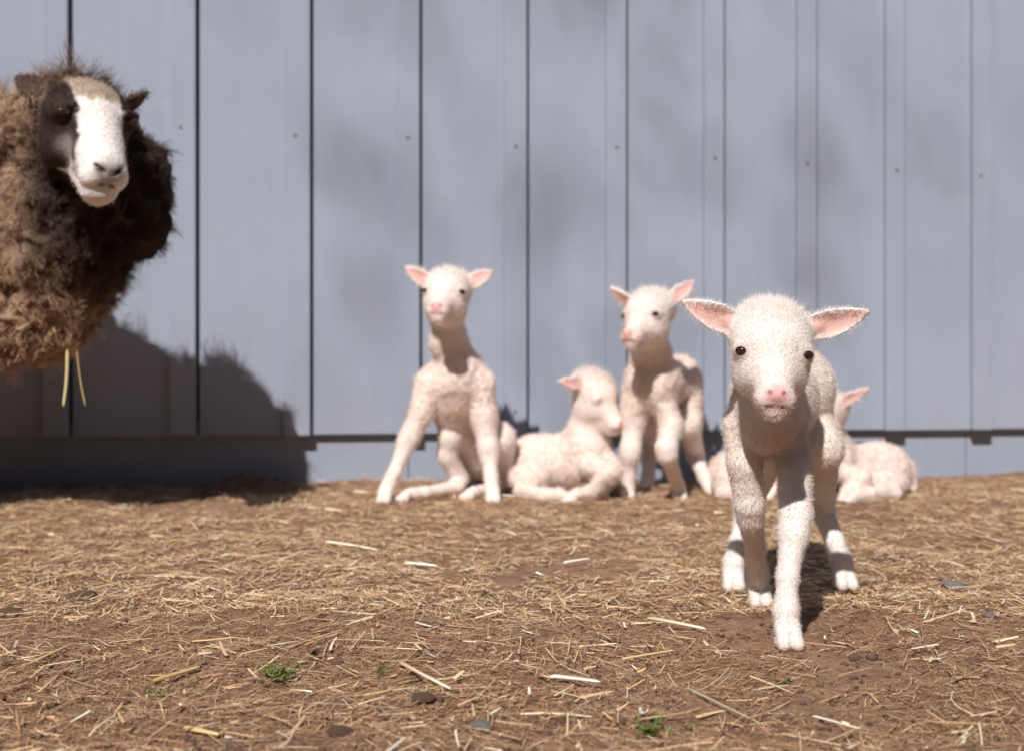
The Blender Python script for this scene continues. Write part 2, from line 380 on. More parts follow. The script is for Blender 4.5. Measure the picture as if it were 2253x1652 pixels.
    L = Lv[idx]*rng.uniform(.5, 1.35, n)
    c = np.clip(C[idx]*1.03+.015, 0, .9)*rng.uniform(.96, 1.06, n)[:, None]
    v, f, cc = strands(r, d, nr, L, np.full(n, hw)*rng.uniform(.7, 1.3, n), c, 2, droop=rng.normal(size=(n, 3))*.3, sidejit=.22)
    mk('fuzz', v, f, M_FUZZ, root, np.clip(cc, 0, .9), base=base)
    return root

# --- foremost lamb, walking to the viewer
B = Body(.86, .86); T = P(1697, 786, 1.82); fr = Fr(T, rot(-4, 3, 3.6), 1.0)
E = lamb_head(B, fr, P(1500, 662, 1.84), P(1913, 685, 1.84))
B.chain([((.350, 1.955, .325), .048), ((.337, 1.885, .355), .042)], k=.03)
B.ell((.350, 1.962, .297), (.052, .080, .073), k=.025)
B.ell((.347, 1.925, .287), (.042, .05, .052), k=.025)
B.ell((.388, 2.065, .305), (.064, .10, .072), k=.03)
B.ell((.432, 2.180, .307), (.071, .082, .079), k=.03)
B.cone((.44, 2.25, .32), (.45, 2.275, .25), .016, .010, k=.015)
B.chain([((.378, 1.955, .275), .034), ((.384, 1.935, .225), .027), ((.374, 1.875, .162), .0232), ((.369, 1.865, .142), .0215), ((.358, 1.848, .088), .0152), ((.354, 1.838, .046), .0180), ((.354, 1.832, .030), .0155)], k=.009)
toes(B, (.354, 1.832, .028), 3, 1.08)
B.chain([((.320, 1.955, .275), .033), ((.318, 1.945, .225), .026), ((.326, 1.955, .167), .0225), ((.329, 1.965, .148), .0208), ((.346, 2.02, .090), .0148), ((.357, 2.065, .046), .0172), ((.359, 2.072, .028), .0150)], k=.009)
toes(B, (.359, 2.072, .026), 3, 1.05)
B.chain([((.395, 2.20, .275), .046), ((.384, 2.12, .225), .034), ((.374, 2.225, .135), .0220), ((.370, 2.235, .118), .0208), ((.350, 2.195, .068), .0152), ((.341, 2.185, .040), .0175), ((.339, 2.18, .028), .0150)], k=.011)
toes(B, (.339, 2.18, .026), -4, 1.05)
B.chain([((.452, 2.20, .275), .046), ((.462, 2.12, .226), .034), ((.484, 2.225, .135), .0220), ((.486, 2.235, .118), .0210), ((.501, 2.205, .068), .0152), ((.508, 2.195, .040), .0176), ((.510, 2.19, .028), .0152)], k=.011)
toes(B, (.510, 2.19, .026), 6, 1.05)
finish_lamb('lamb', B, fr, E, (.40, 2.03, 0), .0021, 'foremost white lamb walking forward with pink ears spread wide', 220000, .00048, hl=.60, woolz=.215,
            base_col=(.85, .78, .75), wool_col=(.82, .73, .67), lumps=.9, shade=.12)

BC = (.86, .76, .72); WC = (.84, .72, .66)
# --- sitting lamb
B = Body(.88, .88); fr = Fr(P(980, 655, 3.03), rot(-9, -12, 2), .95)
E = lamb_head(B, fr, P(890, 586, 3.06), P(1085, 596, 3.06), eth=.0032, ew=.0185)
B.chain([(P(983, 705, 3.07), .036), (P(988, 745, 3.09), .036), (P(1003, 800, 3.12), .050)], k=.03)
B.ell(P(1000, 845, 3.13), (.066, .075, .080), k=.03)
B.cone(P(950, 838, 3.12), P(1052, 845, 3.12), .038, .038, k=.03)
B.cone(P(1000, 890, 3.15), P(1035, 985, 3.25), .058, .068, k=.03)
B.ell(P(1070, 990, 3.27), (.068, .07, .075), k=.03)
B.chain([(P(944, 842, 3.11), .037), (P(926, 905, 3.10), .029), (P(903, 958, 3.09), .0250), (P(896, 972, 3.09), .0230), (P(868, 1040, 3.07), .0152), (P(852, 1072, 3.06), .0185)], k=.011)
toes(B, P(849, 1080, 3.05), -12, 1.0)
B.chain([(P(1057, 848, 3.11), .037), (P(1064, 920, 3.11), .029), (P(1074, 982, 3.10), .0250), (P(1076, 998, 3.10), .0230), (P(1080, 1045, 3.08), .0152), (P(1082, 1075, 3.06), .0185)], k=.011)
toes(B, P(1083, 1080, 3.05), 8, 1.0)
B.chain([(P(1035, 965, 3.22), .038), (P(990, 960, 3.15), .029), (P(985, 1000, 3.16), .025), (P(1012, 1055, 3.18), .0205), (P(1005, 1072, 3.16), .0185), (P(935, 1084, 3.09), .0140), (P(905, 1087, 3.07), .0165)], k=.010)
toes(B, P(897, 1088, 3.06), -70, .92)
B.chain([(P(1088, 985, 3.25), .048), (P(1098, 965, 3.16), .040), (P(1114, 1066, 3.22), .0215), (P(1060, 1082, 3.13), .0145), (P(1042, 1084, 3.10), .0165)], k=.012)
toes(B, P(1036, 1086, 3.09), -50, .92)
finish_lamb('lamb', B, fr, E, (P(1000, 1095, 3.13)[0], 3.13, 0), .003, 'white lamb sitting on its haunches with its front legs splayed', 60000, .0009, hl=.8, base_col=BC, wool_col=WC, lumps=1.6, shade=.10)

# --- standing lamb in the middle
B = Body(.88, .88); fr = Fr(P(1421, 703, 3.03), rot(-36, -4, -4), .93)
E = lamb_head(B, fr, P(1343, 631, 3.07), P(1528, 618, 3.10), lin=(-.3, -1, -.1), rin=(.25, -1, -.3), eth=.0032, ew=.0180)
B.chain([(P(1430, 745, 3.08), .037), (P(1433, 780, 3.11), .040), (P(1436, 825, 3.13), .052)], k=.03)
B.ell(P(1433, 855, 3.13), (.065, .070, .068), k=.03)
B.cone(P(1440, 850, 3.14), P(1485, 840, 3.27), .058, .058, k=.03)
B.ell(P(1490, 848, 3.28), (.054, .058, .072), k=.03)
B.cone(P(1520, 830, 3.33), P(1538, 895, 3.345), .014, .010, k=.015)
B.chain([(P(1402, 880, 3.12), .034), (P(1394, 930, 3.12), .027), (P(1388, 985, 3.11), .0235), (P(1387, 1000, 3.11), .0215), (P(1384, 1045, 3.12), .0150), (P(1382, 1072, 3.12), .018)], k=.011)
toes(B, P(1381, 1080, 3.12), -6, .98)
B.chain([(P(1463, 880, 3.11), .034), (P(1476, 940, 3.07), .027), (P(1466, 985, 3.01), .0245), (P(1468, 1000, 3.01), .0215), (P(1482, 1040, 3.06), .0150), (P(1490, 1066, 3.09), .018)], k=.011)
toes(B, P(1493, 1076, 3.10), 4, .98)
B.chain([(P(1462, 870, 3.26), .042), (P(1440, 935, 3.20), .032), (P(1430, 992, 3.30), .021), (P(1428, 1008, 3.30), .0195), (P(1426, 1048, 3.27), .0148), (P(1426, 1062, 3.26), .017)], k=.012)
toes(B, P(1425, 1066, 3.25), -4, .95)
B.chain([(P(1504, 870, 3.27), .044), (P(1512, 930, 3.20), .034), (P(1528, 990, 3.28), .022), (P(1531, 1006, 3.28), .0198), (P(1550, 1050, 3.22), .0150), (P(1558, 1068, 3.19), .0175)], k=.012)
toes(B, P(1562, 1074, 3.18), 14, .95)
finish_lamb('lamb', B, fr, E, (P(1450, 1090, 3.18)[0], 3.18, 0), .003, 'white lamb standing by the wall, head turned, with one ear raised', 60000, .0009, hl=.8, base_col=BC, wool_col=(.80, .68, .61), lumps=1.6, shade=.10)

# --- lying lamb, centre
B = Body(.93, .9); fr = Fr(P(1318, 882, 3.16), rot(50, 12, 6), .88)
E = lamb_head(B, fr, P(1228, 838, 3.12), P(1279, 815, 3.24), lin=(-.6, -1, .1), rin=(.6, -1, 0), eth=.0032, ew=.0170)
B.cone(P(1185, 1022, 3.23), P(1275, 1015, 3.22), .074, .070, k=.03)
B.ell(P(1158, 1035, 3.22), (.046, .06, .06), k=.03)
B.ell(P(1290, 1005, 3.19), (.058, .06, .072), k=.03)
B.chain([(P(1290, 970, 3.19), .050), (P(1300, 905, 3.19), .042)], k=.03)
B.ell(P(1165, 1052, 3.13), (.052, .035, .038), k=.009)
B.chain([(P(1150, 1082, 3.10), .022), (P(1195, 1090, 3.05), .0165), (P(1232, 1088, 3.04), .0165)], k=.008); toes(B, P(1240, 1090, 3.04), 75, .9)
B.chain([(P(1300, 1025, 3.11), .032), (P(1345, 1042, 3.05), .025), (P(1300, 1082, 3.05), .017), (P(1268, 1087, 3.04), .0165)], k=.008); toes(B, P(1262, 1089, 3.04), -60, .9)
B.chain([(P(1320, 1010, 3.18), .034), (P(1362, 1040, 3.13), .024), (P(1330, 1075, 3.12), .018)], k=.012); toes(B, P(1328, 1080, 3.1), -30, .9)
B.cone(P(1118, 1030, 3.25), P(1108, 1075, 3.22), .014, .010, k=.015)
finish_lamb('lamb', B, fr, E, (P(1220, 1090, 3.2)[0], 3.2, 0), .003, 'white lamb lying between the sitting and the standing lamb', 50000, .0009, hl=.8, base_col=BC, wool_col=WC, standing=False, woolz=.05, eyes=(0, 0), lumps=1.4, shade=.08)

# --- lying lamb, right
B = Body(.93, .9); fr = Fr(P(1800, 925, 3.17), rot(-75, 4, -4), .82)
E = lamb_head(B, fr, P(1735, 862, 3.24), P(1914, 852, 3.16), lin=(-1, -.3, -.1), rin=(1, .1, 0), eth=.0032, ew=.0165)
B.cone(P(1840, 1038, 3.25), P(1930, 1036, 3.25), .068, .066, k=.03)
B.ell(P(1955, 1042, 3.25), (.054, .06, .058), k=.03)
B.ell(P(1825, 1020, 3.22), (.054, .06, .066), k=.03)
B.chain([(P(1826, 990, 3.22), .048), (P(1816, 940, 3.2), .038)], k=.03)
B.ell(P(1948, 1062, 3.13), (.054, .035, .034), k=.008)
B.chain([(P(1965, 1084, 3.10), .022), (P(1915, 1088, 3.06), .0165), (P(1885, 1088, 3.05), .0165)], k=.008); toes(B, P(1878, 1090, 3.05), -70, .9)
B.chain([(P(1850, 1035, 3.13), .028), (P(1895, 1055, 3.09), .022), (P(1865, 1082, 3.07), .017)], k=.008); toes(B, P(1862, 1084, 3.07), -30, .9)
B.cone(P(2003, 1025, 3.27), P(2010, 1075, 3.24), .013, .010, k=.015)
finish_lamb('lamb', B, fr, E, (P(1890, 1090, 3.2)[0], 3.2, 0), .003, 'white lamb lying at far right, rump and one ear showing past the foremost lamb', 45000, .0009, hl=.8, base_col=BC, wool_col=WC, standing=False, woolz=.05, lumps=1.4, shade=.08)

# --- lying lamb half hidden behind the foremost one
B = Body(.95, .9); fr = Fr(P(1712, 925, 3.17), rot(12, 6, 0), .80)
E = lamb_head(B, fr, P(1640, 890, 3.2), P(1785, 890, 3.2), eth=.0034)
B.cone(P(1612, 1046, 3.25), P(1700, 1044, 3.25), .060, .062, k=.03)
B.ell(P(1712, 1025, 3.21), (.05, .06, .062), k=.03)
B.chain([(P(1712, 1000, 3.21), .046), (P(1712, 945, 3.2), .038)], k=.03)
B.ell(P(1602, 1062, 3.14), (.042, .035, .034), k=.009)
B.chain([(P(1590, 1084, 3.11), .020), (P(1632, 1089, 3.06), .0165)], k=.008); toes(B, P(1642, 1090, 3.06), 70, .9)
B.chain([(P(1715, 1035, 3.15), .032), (P(1735, 1055, 3.1), .022), (P(1700, 1082, 3.1), .018)], k=.014); toes(B, P(1695, 1084, 3.09), -40, .9)
finish_lamb('lamb', B, fr, E, (P(1660, 1090, 3.2)[0], 3.2, 0), .0032, 'white lamb lying low behind the legs of the foremost lamb', 40000, .0009, hl=.8, base_col=BC, wool_col=WC, standing=False, woolz=.05, lumps=1.4, shade=.08)

# ---------------------------------------------------------------- ewe
B = Body(); fe = Fr(P(196, 284, 2.52), rot(36, 2, 5), .90)
e = lambda *a, **q: B.ell(*a, fr=fe, **q)
e((0, .045, .040), (.086, .065, .055), k=.025)
e((0, -.002, .024), (.092, .050, .044), k=.025)
for s in (-1, 1): e((s*.048, .03, -.030), (.038, .052, .052), k=.025)
B.cone((0, -.012, .006), (0, -.096, -.080), .058, .044, k=.02, fr=fe)
B.cone((0, .03, -.035), (0, -.080, -.122), .050, .032, k=.018, fr=fe)
e((0, -.115, -.088), (.036, .022, .021), k=.014)
e((0, -.094, -.130), (.033, .023, .017), k=.010)
for s in (-1, 1):
    e((s*.022, -.107, -.100), (.025, .022, .023), k=.012)
    e((s*.068, -.032, .022), (.018, .018, .016), k=.010)
    B.cone((s*.052, -.054, .036), (s*.082, -.030, .036), .007, .006, k=.010, fr=fe)
    B.cone((s*.008, -.139, -.094), (s*.025, -.128, -.079), .0035, .0035, k=.004, fr=fe, sub=True)
    B.cone((s*.001, -.132, -.117), (s*.044, -.092, -.106), .0026, .003, k=.004, fr=fe, sub=True)
B.cone((0, -.140, -.098), (0, -.134, -.117), .002, .0025, k=.004, fr=fe, sub=True)
ee1 = B.ear(fe.w((-.068, .035, .050)), P(36, 172, 2.60), fe.d((-.3, -1, .1)), .022, th=.005, cup=10)
ee2 = B.ear(fe.w((.058, .030, .045)), P(325, 203, 2.58), fe.d((.4, -1, .1)), .015, th=.005, cup=10)
B.chain([(fe.w((0, .06, .01)), .065), (P(165, 300, 2.76), .095), (P(195, 400, 2.79), .115), (P(110, 520, 2.82), .150)], k=.03)
B.ell(P(185, 440, 2.78), (.155, .105, .150), k=.03)
B.ell(P(285, 375, 2.80), (.075, .06, .060), k=.03)
B.ell(P(75, 585, 2.82), (.148, .115, .185), k=.03)
B.ell((-1.10, 2.86, .56), (.23, .16, .25), k=.03)
B.cone((-1.20, 2.90, .57), (-1.60, 2.99, .57), .225, .235, k=.03)
B.ell((-1.04, 2.80, .70), (.13, .11, .14), k=.03)
ewe_base = (-1.35, 2.92, 0)
for (x, y, bk) in ((-1.18, 2.78, 0), (-1.20, 2.96, 0), (-1.72, 2.88, 1), (-1.74, 3.05, 1)):
    if bk: B.chain([((x+.04, y, .42), .085), ((x+.03, y, .34), .055), ((x-.05, y, .21), .032), ((x-.03, y, .10), .023), ((x-.02, y, .05), .028)], k=.02); fp = np.array([x-.02, y, .04])
    else: B.chain([((x, y, .42), .075), ((x, y, .32), .045), ((x, y, .19), .03), ((x, y, .09), .022), ((x, y, .05), .027)], k=.02); fp = np.array([x, y, .04])
    toes(B, fp, 70, 1.7)
B.cone((-1.83, 3.03, .68), (-1.88, 3.04, .45), .035, .03, k=.02)
V, Q = B.bake(.0040); N = vnormals(V, Q); q = fe.l(V)
ey = [surf(V, N, q, s*.0690, .0215) for s in (-1, 1)]
hd = np.linalg.norm((q-np.array([0, -.030, -.035]))/np.array([.118, .155, .155]), axis=1)
face = (1-ss(hd, .90, 1.05))*(1-ss(q[:, 1], .025, .045))
ear = np.zeros(len(V))
for co, L in (ee1, ee2):
    t, u, c, w = co(V); ear = np.maximum(ear, ((t > L*.25) & (t < L*1.05) & (np.abs(u) < w*1.2) & (np.abs(c) < .014))*1.0)
legs = 1-ss(V[:, 2], .23, .28)
wool = (1-face)*(1-ear)*(1-legs)
fade = ss(np.linalg.norm(q, axis=1), .12, .2)
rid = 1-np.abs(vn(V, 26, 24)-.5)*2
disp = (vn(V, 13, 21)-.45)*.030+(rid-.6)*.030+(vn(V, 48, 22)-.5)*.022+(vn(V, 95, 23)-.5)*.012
V = V+N*(disp*wool*(.3+.7*fade))[:, None]; N = vnormals(V, Q); q = fe.l(V)
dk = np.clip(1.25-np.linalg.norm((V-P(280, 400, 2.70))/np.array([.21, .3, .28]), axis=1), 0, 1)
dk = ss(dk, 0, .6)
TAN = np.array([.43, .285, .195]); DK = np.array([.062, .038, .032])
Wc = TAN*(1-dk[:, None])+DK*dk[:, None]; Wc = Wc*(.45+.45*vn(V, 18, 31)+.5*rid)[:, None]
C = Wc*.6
fc = np.tile(np.array([.84, .78, .75]), (len(V), 1))
ax_ = np.abs(q[:, 0]); nz = (vn(V, 90, 41)-.5)
black = ss(ax_+nz*.010+.16*np.clip(-q[:, 2]-.02, -.03, 0), .036, .045)*ss(q[:, 1]+nz*.02, -.086, -.062)
for s in (-1, 1):
    pale = gs(q, (s*.060, -.040, -.048), .024, 3); black = black*(1-.45*pale)
blend(fc, black, (.036, .023, .020))
blend(fc, ss(q[:, 2]+nz*.02, .046, .062)*(1-black), (.46, .36, .28))
blend(fc, gs(q, (0, -.137, -.092), .024, 3)*.8, (.22, .17, .17))
for s in (-1, 1): blend(fc, gs(q, (s*.018, -.133, -.086), .011, 3)*.95, (.02, .015, .015))
blend(fc, gs(q, (0, -.11, -.132), .030, 3)*.30, (.45, .38, .38))
mth = np.minimum.reduce([np.linalg.norm(q-np.array([x, -.133+1.0*abs(x), -.117+.26*abs(x)]), axis=1) for x in np.linspace(-.044, .044, 25)])
blend(fc, np.exp(-(mth/.0052)**2)*.95, (.04, .03, .03))
for s_, n_ in ey: blend(fc, gs(V, s_, .0125, 4)*.9, (.015, .010, .010))
C = C*(1-face[:, None])+fc*face[:, None]
blend(C, ear, (.09, .055, .045)); blend(C, legs, (.06, .04, .035))
ewe = tag(empty('ewe', ewe_base), 'shaggy brown ewe with white blaze and black eye patches, standing at far left', 'sheep')
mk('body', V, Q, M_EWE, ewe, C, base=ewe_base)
for s_, n_ in ey: put_eye(s_, n_, fe.d((0, 0, 1)), np.array([.0115, .0078, .0085]), M_EYE2, ewe, ewe_base, .0035)
idx = rng.integers(0, len(V), 260000); idx = idx[(face[idx] > .35)|(ear[idx] > .5)|(legs[idx] > .5)]
near = sum(gs(V[idx], s_, .0125, 6) for s_, n_ in ey)+gs(q[idx], (0, -.125, -.110), .045, 6); idx = idx[near < .4]
n = len(idx); nr = N[idx]; cm = fe.d((0, 1, .6)); cm = cm-nr*(nr@cm)[:, None]
hl = np.where(face[idx] > .35, .0030, .010)+.014*ss(q[idx][:, 2], .046, .064)*(face[idx] > .3)
pt = strands(V[idx]+rng.normal(size=(n, 3))*.002, nr*.2+cm*.8+rng.normal(size=(n, 3))*.12, nr, hl*rng.uniform(.6, 1.3, n), np.full(n, .0010), np.clip(C[idx]*rng.uniform(.92, 1.1, n)[:, None], 0, .88), 2, sidejit=.3)
mk('face_hair', pt[0], pt[1], M_WOOL, ewe, pt[2], base=ewe_base)
cand = np.where((wool > .6) & (face < .05))[0]; K = 13000; ro = rng.choice(cand, K)
m_ = 12
nr = N[ro]; g = np.array([.05, -.05, -1.0]); cm = g-nr*(nr@g)[:, None]
headtop = ss(V[ro][:, 2], .80, .86)[:, None]
ld = unit(nr*(.30+.6*headtop)+cm*(.7*(1-headtop))+rng.normal(size=(K, 3))*.40)
LL = rng.uniform(.010, .024, K)*(1+.9*headtop[:, 0])*np.clip(np.linalg.norm(q[ro], axis=1)/.17, .3, 1)
cv = rng.normal(size=(K, 3))
off = rng.normal(size=(K, m_, 3))*.0050; rootp = (V[ro][:, None, :]+off).reshape(-1, 3)
rep = lambda a: np.repeat(a, m_, 0)
dj = rep(ld)+rng.normal(size=(K*m_, 3))*.22
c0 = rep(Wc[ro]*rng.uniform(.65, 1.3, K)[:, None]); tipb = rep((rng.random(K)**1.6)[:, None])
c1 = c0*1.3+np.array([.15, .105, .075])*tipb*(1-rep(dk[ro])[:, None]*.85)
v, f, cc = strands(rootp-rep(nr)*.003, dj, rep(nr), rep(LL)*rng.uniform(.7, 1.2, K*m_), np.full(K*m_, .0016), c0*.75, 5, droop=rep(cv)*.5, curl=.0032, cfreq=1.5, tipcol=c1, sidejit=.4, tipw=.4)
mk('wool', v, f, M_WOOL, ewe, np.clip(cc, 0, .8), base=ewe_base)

# ---------------------------------------------------------------- ground
xs = np.concatenate([[-300, -100, -30, -10, -5, -3.6], np.arange(-3, 3.001, .014), [3.6, 5, 10, 30, 100, 300]])
ys = np.concatenate([[-300, -100, -30, -8, -2, 0, .4], np.arange(.8, 3.75, .012), [4, 5, 10, 30, 100, 300]])
X, Y = np.meshgrid(xs, ys, indexing='ij'); Z = gh(X, Y)
nx, ny = X.shape; I = np.arange(nx*ny).reshape(nx, ny)
Fq = np.stack([I[:-1, :-1], I[1:, :-1], I[1:, 1:], I[:-1, 1:]], -1).reshape(-1, 4)
gnd = mk('ground', np.stack([X, Y, Z], -1).reshape(-1, 3), Fq, M_GROUND); tag(gnd, kind='structure')

PAL = np.array([(.70, .46, .26), (.56, .33, .19), (.80, .60, .38), (.44, .245, .145), (.86, .72, .52), (.32, .17, .10), (.66, .48, .25), (.88, .81, .68)])
def straws(n, L0, L1, W0_, W1, pal, hz, thr=0, dmin=1.15, dmax=3.42, wide=0, segs=3, flat=.12, bd=.10, near=0.0):
    u = rng.random(n); d = dmin+(dmax-dmin)*u**1.15; x = rng.uniform(-1, 1, n)*(.40*d+.12+wide)
    nz = n2(x, d, 2.6, 10)*.3+n2(x, d, 7, 11)*.4+n2(x, d, 21, 12)*.3
    keep = nz > thr+near*(1-ss(d, 1.5, 2.4))-rng.random(n)*.14; keep &= d < 3.39+.08*x
    x, d = x[keep], d[keep]; n = len(x); th = rng.uniform(0, 6.283, n)
    bias = n2(x, d, 7, 15)*3.0; th = np.where(rng.random(n) < .4, bias+rng.normal(size=n)*.5, th)
    L = (L0+(L1-L0)*rng.random(n)**2.4)*1.1
    dr = np.stack([np.cos(th), np.sin(th), rng.normal(size=n)*flat], 1)
    r = np.stack([x, d, gh(x, d)+rng.uniform(.0003, hz, n)], 1)-dr*(L/2)[:, None]
    r[:, 2] = np.maximum(r[:, 2], gh(r[:, 0], r[:, 1])-.001)
    c = PAL[rng.choice(pal, n)]*rng.uniform(.7, 1.12, n)[:, None]
    up = np.tile([0, 0, 1.0], (n, 1)); bend = rng.normal(size=(n, 3))*np.array([bd, bd, .03])
    return strands(r, dr, up, L, rng.uniform(W0_, W1, n), c, segs, droop=bend, sidejit=.30, tipw=.6)
parts = [straws(190000, .003, .016, .0003, .0013, [0, 1, 3, 5, 3, 1, 5], .004, .40, segs=2, near=.04),
         straws(52000, .006, .045, .0004, .0010, [0, 1, 1, 3, 5, 2, 3], .008, .47, segs=4, bd=.35, near=.05),
         straws(4200, .02, .08, .0007, .0020, [0, 2, 1, 4, 6, 1], .010, .45, bd=.16, near=.03),
         straws(1700, .008, .06, .0020, .0050, [2, 4, 0, 7, 2, 0], .010, .42, flat=.06, bd=.06, near=.03),
         straws(34000, .008, .04, .001, .0022, [0, 2, 2, 4, 0, 6], .007, .38, dmin=2.0, wide=.0),
         straws(9000, .02, .06, .001, .002, [0, 1, 2, 3, 5], .008, .4, wide=1.2)]
v, f, c = join(parts); st = mk('straw_litter', v, f, M_STRAW, None, np.clip(c, 0, .88), smooth=False); tag(st, 'scattered hay and straw covering the dirt', 'straw', kind='stuff')

def rock(c, r, seed, sc=(1, 1, .6)):
    v = []; A, Bn = 8, 6
    for i in range(Bn+1):
        for j in range(A):
            t = math.pi*i/Bn; p = 2*math.pi*j/A; v.append((math.sin(t)*math.cos(p), math.sin(t)*math.sin(p), math.cos(t)))
    v = np.array(v); k = .7+.6*vn(v+seed*3.1, 1.7, seed % 97); v = v*k[:, None]*r*np.array(sc)+np.array(c)
    f = np.array([(i*A+j, (i+1)*A+j, (i+1)*A+(j+1) % A, i*A+(j+1) % A) for i in range(Bn) for j in range(A)])
    return v, f, np.ones((len(v), 3))
pp = []
for i in range(2600):
    d = rng.uniform(1.2, 3.3) if i % 3 == 0 else rng.uniform(1.2, 2.0); x = rng.uniform(-1, 1)*(.4*d+.1); r = rng.uniform(.0012, .0045)*(1 if rng.random() < .95 else 2)
    pp.append(rock((x, d, float(gh([x], [d])[0])+r*.2), r, i))
v, f, c = join(pp); o = mk('soil_crumbs', v, f, M_CLOD); tag(o, 'small crumbs of dry soil and droppings on the ground', 'soil', kind='stuff')
def gp(px, py): d = gd(py); x = (px-1126.5)/FPX*d; return np.array([x, d, float(gh([x], [d])[0])])
for i, (px, py, r, mt, nm, lab) in enumerate([(2098, 1290, .018, M_STONE, 'stone', 'grey stone on the dirt right of the foremost lamb'), (2178, 1367, .010, M_STONE, 'stone', 'small bluish stone near the right edge'),
        (930, 1546, .013, M_CLOD, 'dirt_clod', 'dark clod beside the thick straw stalk in front'), (180, 1322, .022, M_CLOD, 'dirt_clod', 'dark crumbly clod on the left of the yard'),
        (22, 1352, .018, M_CLOD, 'dirt_clod', 'dark clod at the left edge'), (1060, 1612, .012, M_STONE, 'stone', 'grey pebble at the bottom centre'), (748, 1622, .013, M_CLOD, 'dirt_clod', 'dark clod at the bottom left of centre')]):
    p = gp(px, py); v, f, _ = rock((0, 0, 0), r, i+400, (1.1, .9, .45)); o = mk(nm, v, f, mt); o.location = p+np.array([0, 0, r*.2]); tag(o, lab, 'stone' if nm == 'stone' else 'clod')
HX = P(560, 1075, 3.24); a = np.linspace(-1, 1, 60); b_ = np.linspace(-1, 1, 28); XA, YB = np.meshgrid(a, b_, indexing='ij')
hz = np.clip(1-XA**2-YB**2, 0, 1)**.7*.030*(.3+1.2*n2(XA, YB, 5, 3))*(.7+.6*n2(XA, YB, 17, 9)) - .004
v = np.stack([XA*.125, YB*.07, hz], -1).reshape(-1, 3); I = np.arange(60*28).reshape(60, 28)
o = mk('dirt_heap', v, np.stack([I[:-1, :-1], I[1:, :-1], I[1:, 1:], I[:-1, 1:]], -1).reshape(-1, 4), M_CLOD); o.location = (HX[0], HX[1], 0)
tag(o, 'low dark heap of dirt in the shade at the foot of the wall', 'dirt')

def stalk(p0, p1, w, c0, c1, lab, lift=(.006, .006), nm='straw_stalk', bend=.02):
    p0 = np.array(p0, float).copy(); p1 = np.array(p1, float).copy(); p0[2] += lift[0]; p1[2] += lift[1]
    L = np.linalg.norm(p1-p0); d = (p1-p0)/L; s = unit(np.cross(d, [0, .25, 1])[None])[0]; u = np.cross(s, d); V = []; C = []; n = 12
    for i in range(n+1):
        t = i/n; c = p0+d*L*t+s*math.sin(t*3.14)*bend*L+u*math.sin(t*3.14)*bend*.3*L; ww = w*(1-.35*t)*(.55 if i in (0, n) else 1)
        for a, h_ in ((-1, 0), (-.5, .35), (0, .5), (.5, .35), (1, 0), (0, -.2)): V.append(c+s*a*ww/2+u*h_*ww); C.append(np.array(c0)*(1-t)+np.array(c1)*t)
    F = [(i*6+j, i*6+(j+1) % 6, (i+1)*6+(j+1) % 6, (i+1)*6+j) for i in range(n) for j in range(6)]
    V = np.array(V); b0 = (p0+p1)/2; o = mk(nm, V, F, M_STRAW, None, np.array(C), base=b0); o.location = b0; tag(o, lab, 'straw')
Y1 = (.66, .49, .24); PA = (.85, .77, .62); OL = (.48, .43, .26); TN = (.6, .4, .22)
for a in [((880, 1470), (992, 1535), .0065, TN, (.85, .8, .68), 'thick straw stalk with pale cut end, near the bottom centre'),
          ((1212, 1504), (1320, 1514), .007, PA, PA, 'short broad pale straw right of the bottom centre'),
          ((890, 1243), (962, 1246), .008, PA, (.85, .8, .7), 'short white straw piece in the middle of the yard'),
          ((716, 1206), (832, 1211), .007, PA, PA, 'pale flat straw below the sitting lamb'),
          ((335, 1500), (438, 1472), .008, (.5, .3, .12), Y1, 'golden dry leaf blade in the left foreground'),
          ((1425, 1370), (1552, 1386), .008, OL, PA, 'pale dry leaf blade left of the foremost hoof'),
          ((1368, 1452), (1482, 1440), .0045, Y1, Y1, 'yellow straw just below the foremost hoof on the left'),
          ((405, 1604), (482, 1614), .008, (.6, .48, .2), Y1, 'yellow husk at the bottom left'),
          ((1788, 1578), (1895, 1608), .0035, PA, PA, 'thin pale straw at the bottom right'),
          ((1515, 1530), (1680, 1590), .003, OL, OL, 'curved green grey stem at the bottom right'),
          ((800, 1540), (920, 1522), .005, (.5, .42, .2), Y1, 'yellow straw beneath the thick stalk'),
          ((340, 1275), (475, 1283), .004, PA, TN, 'long pale straw in the left middle ground'),
          ((1240, 1247), (1298, 1245), .006, PA, PA, 'small bright straw piece right of the yard centre'),
          ((60, 1475), (155, 1432), .005, Y1, Y1, 'bent yellow stalk at the left edge')]:
    stalk(gp(*a[0]), gp(*a[1]), *a[2:])
stalk(P(148, 770, 2.72), P(139, 893, 2.70), .0065, (.62, .52, .25), (.7, .6, .35), 'pale straw hanging from the ewe fleece, left one', (0, 0))
stalk(P(168, 770, 2.72), P(187, 892, 2.70), .004, (.6, .45, .2), (.6, .42, .2), 'thin golden straw hanging from the ewe fleece, right one', (0, 0), bend=-.06)

